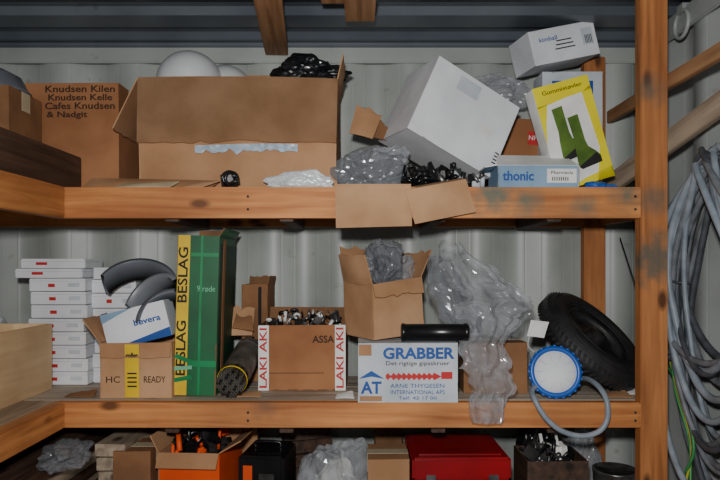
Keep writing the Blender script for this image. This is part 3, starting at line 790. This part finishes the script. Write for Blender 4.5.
# ---------------------------------------------------------------- BOTTOM SHELF
def cb(name, px0, px1, ytop, Y, d, mat, inner='edge', closed=True, flaps=None, yaw=0, zb=ZB, tape=None, warp=.003, fill=None):
    w = wx(px1, Y)-wx(px0, Y); h = wz(ytop, Y)-zb
    b = B(name); carton(b, w, d, h, mat, inner, flaps=flaps, closed=closed, tape=tape)
    if fill:
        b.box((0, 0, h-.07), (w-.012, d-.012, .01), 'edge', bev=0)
        b.junk((-w/2+.03, -d/2+.03, h-.05), (w/2-.03, d/2-.03, h+.03), 70, fill, .012, .05)
    b.done(((wx(px0, Y)+wx(px1, Y))/2, Y+d/2+.01, zb), rz(yaw), warp)
    return h, w
b = B('lumber_pile')
for lx, zz, yw, mt, ww in ((-1.10, ZB+.02, 0, 'dark', .3), (-1.10, ZB+.06, 1, 'grayw', .28), (-1.08, ZB+.10, -1, 'dark', .3), (-1.09, ZB+.14, 1, 'grayw', .28), (-1.08, ZB+.18, 0, 'dark', .28), (-1.20, ZB+.22, 3, 'dark', .13), (-1.02, ZB+.22, -3, 'grayw', .12), (-1.00, ZB+.26, -3, 'dark', .07), (-1.10, ZB+.26, 1, 'grayw', .08), (-1.22, ZB+.26, 2, 'pine', .09), (-1.04, ZB+.30, -2, 'dark', .09)):
    b.box((lx, 1.82, zz), (ww, 1.12, .036), mt, rot=rz(yw))
b.done()
b = B('timber_offcut_stack')
for lx, zz, mt in ((-.80, .03, 'grayw'), (-.80, .075, 'grayw'), (-.80, .12, 'dark'), (-.80, .165, 'grayw'), (-.79, .21, 'grayw'), (-.81, .255, 'grayw'), (-.80, .30, 'grayw')):
    b.box((lx, 2.26, ZB+zz), (.10, .38, .04), mt, rot=rz(random.uniform(-4, 4)))
b.done()
b = B('clear_plastic_bag'); b.blob((0, 0, .03), (.07, .12, .045), 'film', .5, 2.2, 5, 41, floor=0); b.done((wx(62, 1.95)+.0, 1.98, ZB+.281))
cb('small_cardboard_box', 112, 150, 452, 2.05, .16, 'card3', tape='manila')
h, w = cb('orange_carton', 160, 224, 454, 2.05, .25, 'orange', 'card', closed=False, flaps={'B': (.11, 8), 'L': (.06, 30), 'R': (.08, 60), 'F': (.05, 150)}, yaw=-6, fill=['black', 'steeld', 'black', 'black', 'orange'])
cb('half_open_cardboard_box', 222, 256, 436, 2.34, .10, 'card', closed=False, flaps={'F': (.05, 30), 'R': (.06, 60)}, yaw=5)
b = B('machine_case'); w = .15
b.box((0, 0, .14), (w, .2, .28), 'black', bev=.008); b.box((-w*.28, -.101, .22), (.03, .002, .06), 'orange', bev=0); b.box((.02, 0, .2815), (.08, .14, .003), 'blackbag'); b.box((.02, -.1015, .20), (.05, .002, .05), 'steeld')
b.tube([(-.04, 0, .28), (-.04, 0, .30), (.04, 0, .30), (.04, 0, .28)], .006, 'black', 8, sm=3)
b.done((wx(264, 2.08), 2.17, ZB), rz(-6))
b = B('film_wrapped_bundle'); b.blob((0, 0, .12), (.13, .11, .19), 'film2', .5, 2.0, 5, 51, floor=0); b.blob((.0, 0, .10), (.09, .08, .14), 'label', .3, 2, 4, 52, floor=0); b.done((wx(335, 2.15), 2.18, ZB), None)
b = B('wooden_offcuts')
for k in range(6):
    b.box((random.uniform(-.02, .02), random.uniform(-.02, .02), .025+.05*k), (.18, .05, .045), random.choice(['grayw', 'card3', 'dark']), rot=rz(random.uniform(10, 30)))
b.done((wx(305, 2.38), 2.41, ZB))
cb('taped_brown_carton', 368, 410, 460, 2.05, .18, 'card', tape='manila')
cb('shallow_cardboard_box', 375, 405, 446, 2.32, .12, 'card3', closed=False, flaps={'F': (.04, 70), 'B': (.05, 10)})
b = B('red_toolbox'); w = wx(512, 2.03)-wx(413, 2.03); h = .285; d = .30
b.box((0, 0, h*.36), (w, d, h*.72), 'redm', bev=.006); b.box((0, 0, h*.865), (w+.004, d+.004, h*.26), 'redm', bev=.008)
b.box((0, .0, h+.0005), (w*.86, d*.8, .004), 'redm', bev=.002)
for sx in (-.1, .1):
    b.box((sx, -d/2-.006, h*.72), (.03, .008, .05), 'steelm'); b.box((sx, -d/2-.011, h*.77), (.02, .004, .02), 'steelm')
b.tube([(-.05, -d/2, h*.55), (-.05, -d/2-.022, h*.55), (.05, -d/2-.022, h*.55), (.05, -d/2, h*.55)], .006, 'steeld', 8, sm=3)
b.done((wx(462, 2.03), 2.03+.165, ZB), rz(1))
b = B('black_plastic_bag'); b.blob((0, 0, .12), (.08, .09, .22), 'blackbag', .4, 2.2, 5, 61, floor=0); b.done((wx(540, 2.30), 2.36, ZB))
cb('wooden_box', 528, 590, 462, 2.04, .18, 'dark', 'dark', closed=False, fill=['steelm', 'steeld', 'black', 'label'])
b = B('clear_plastic_bag'); b.blob((0, 0, .12), (.075, .06, .2), 'film2', .45, 2.2, 5, 71, floor=0); b.done((wx(586, 2.36), 2.38, ZB))
b = B('paint_can')
b.lathe([(0, 0), (.075, 0), (.075, .005), (.072, .008), (.072, .19), (.075, .193), (.075, .2), (.066, .2), (.064, .195), (0, .195)], 'steelm', Matrix.Identity(4), 36)
b.tube([(-.074, 0, .17), (-.085, -.03, .10), (-.03, -.085, .06), (.05, -.08, .08), (.074, 0, .17)], .002, 'steeld', 6)
b.done((wx(618, 2.15)+.01, 2.2, ZB))

# ---------------------------------------------------------------- light / camera
def area(name, loc, target, size, power, col):
    l = bpy.data.lights.new(name, 'AREA'); l.size = size; l.energy = power; l.color = col
    o = bpy.data.objects.new(name, l); bpy.context.collection.objects.link(o); o.location = loc
    o.rotation_euler = (Vector(target)-Vector(loc)).to_track_quat('-Z', 'Y').to_euler(); return o
area('flash_lamp', (-.05, -.05, 1.70), (0, 2.3, 1.52), .08, 34, (1, .99, .97))
area('doorway_daylight', (0, -2.5, 1.5), (0, 2.3, 1.4), 2.0, 6, (.84, .92, 1))
w = bpy.data.worlds.new('World'); bpy.context.scene.world = w; w.use_nodes = True
bg = w.node_tree.nodes['Background']; bg.inputs[0].default_value = (.75, .85, 1, 1); bg.inputs[1].default_value = .2

cam = bpy.data.cameras.new('camera'); cam.sensor_width = 36; cam.lens = 32; cam.shift_y = 25/720; cam.clip_start = .05
co = bpy.data.objects.new('camera', cam); bpy.context.collection.objects.link(co)
co.location = (0, 0, ZC); co.rotation_euler = (rad(90), 0, 0)
bpy.context.scene.camera = co
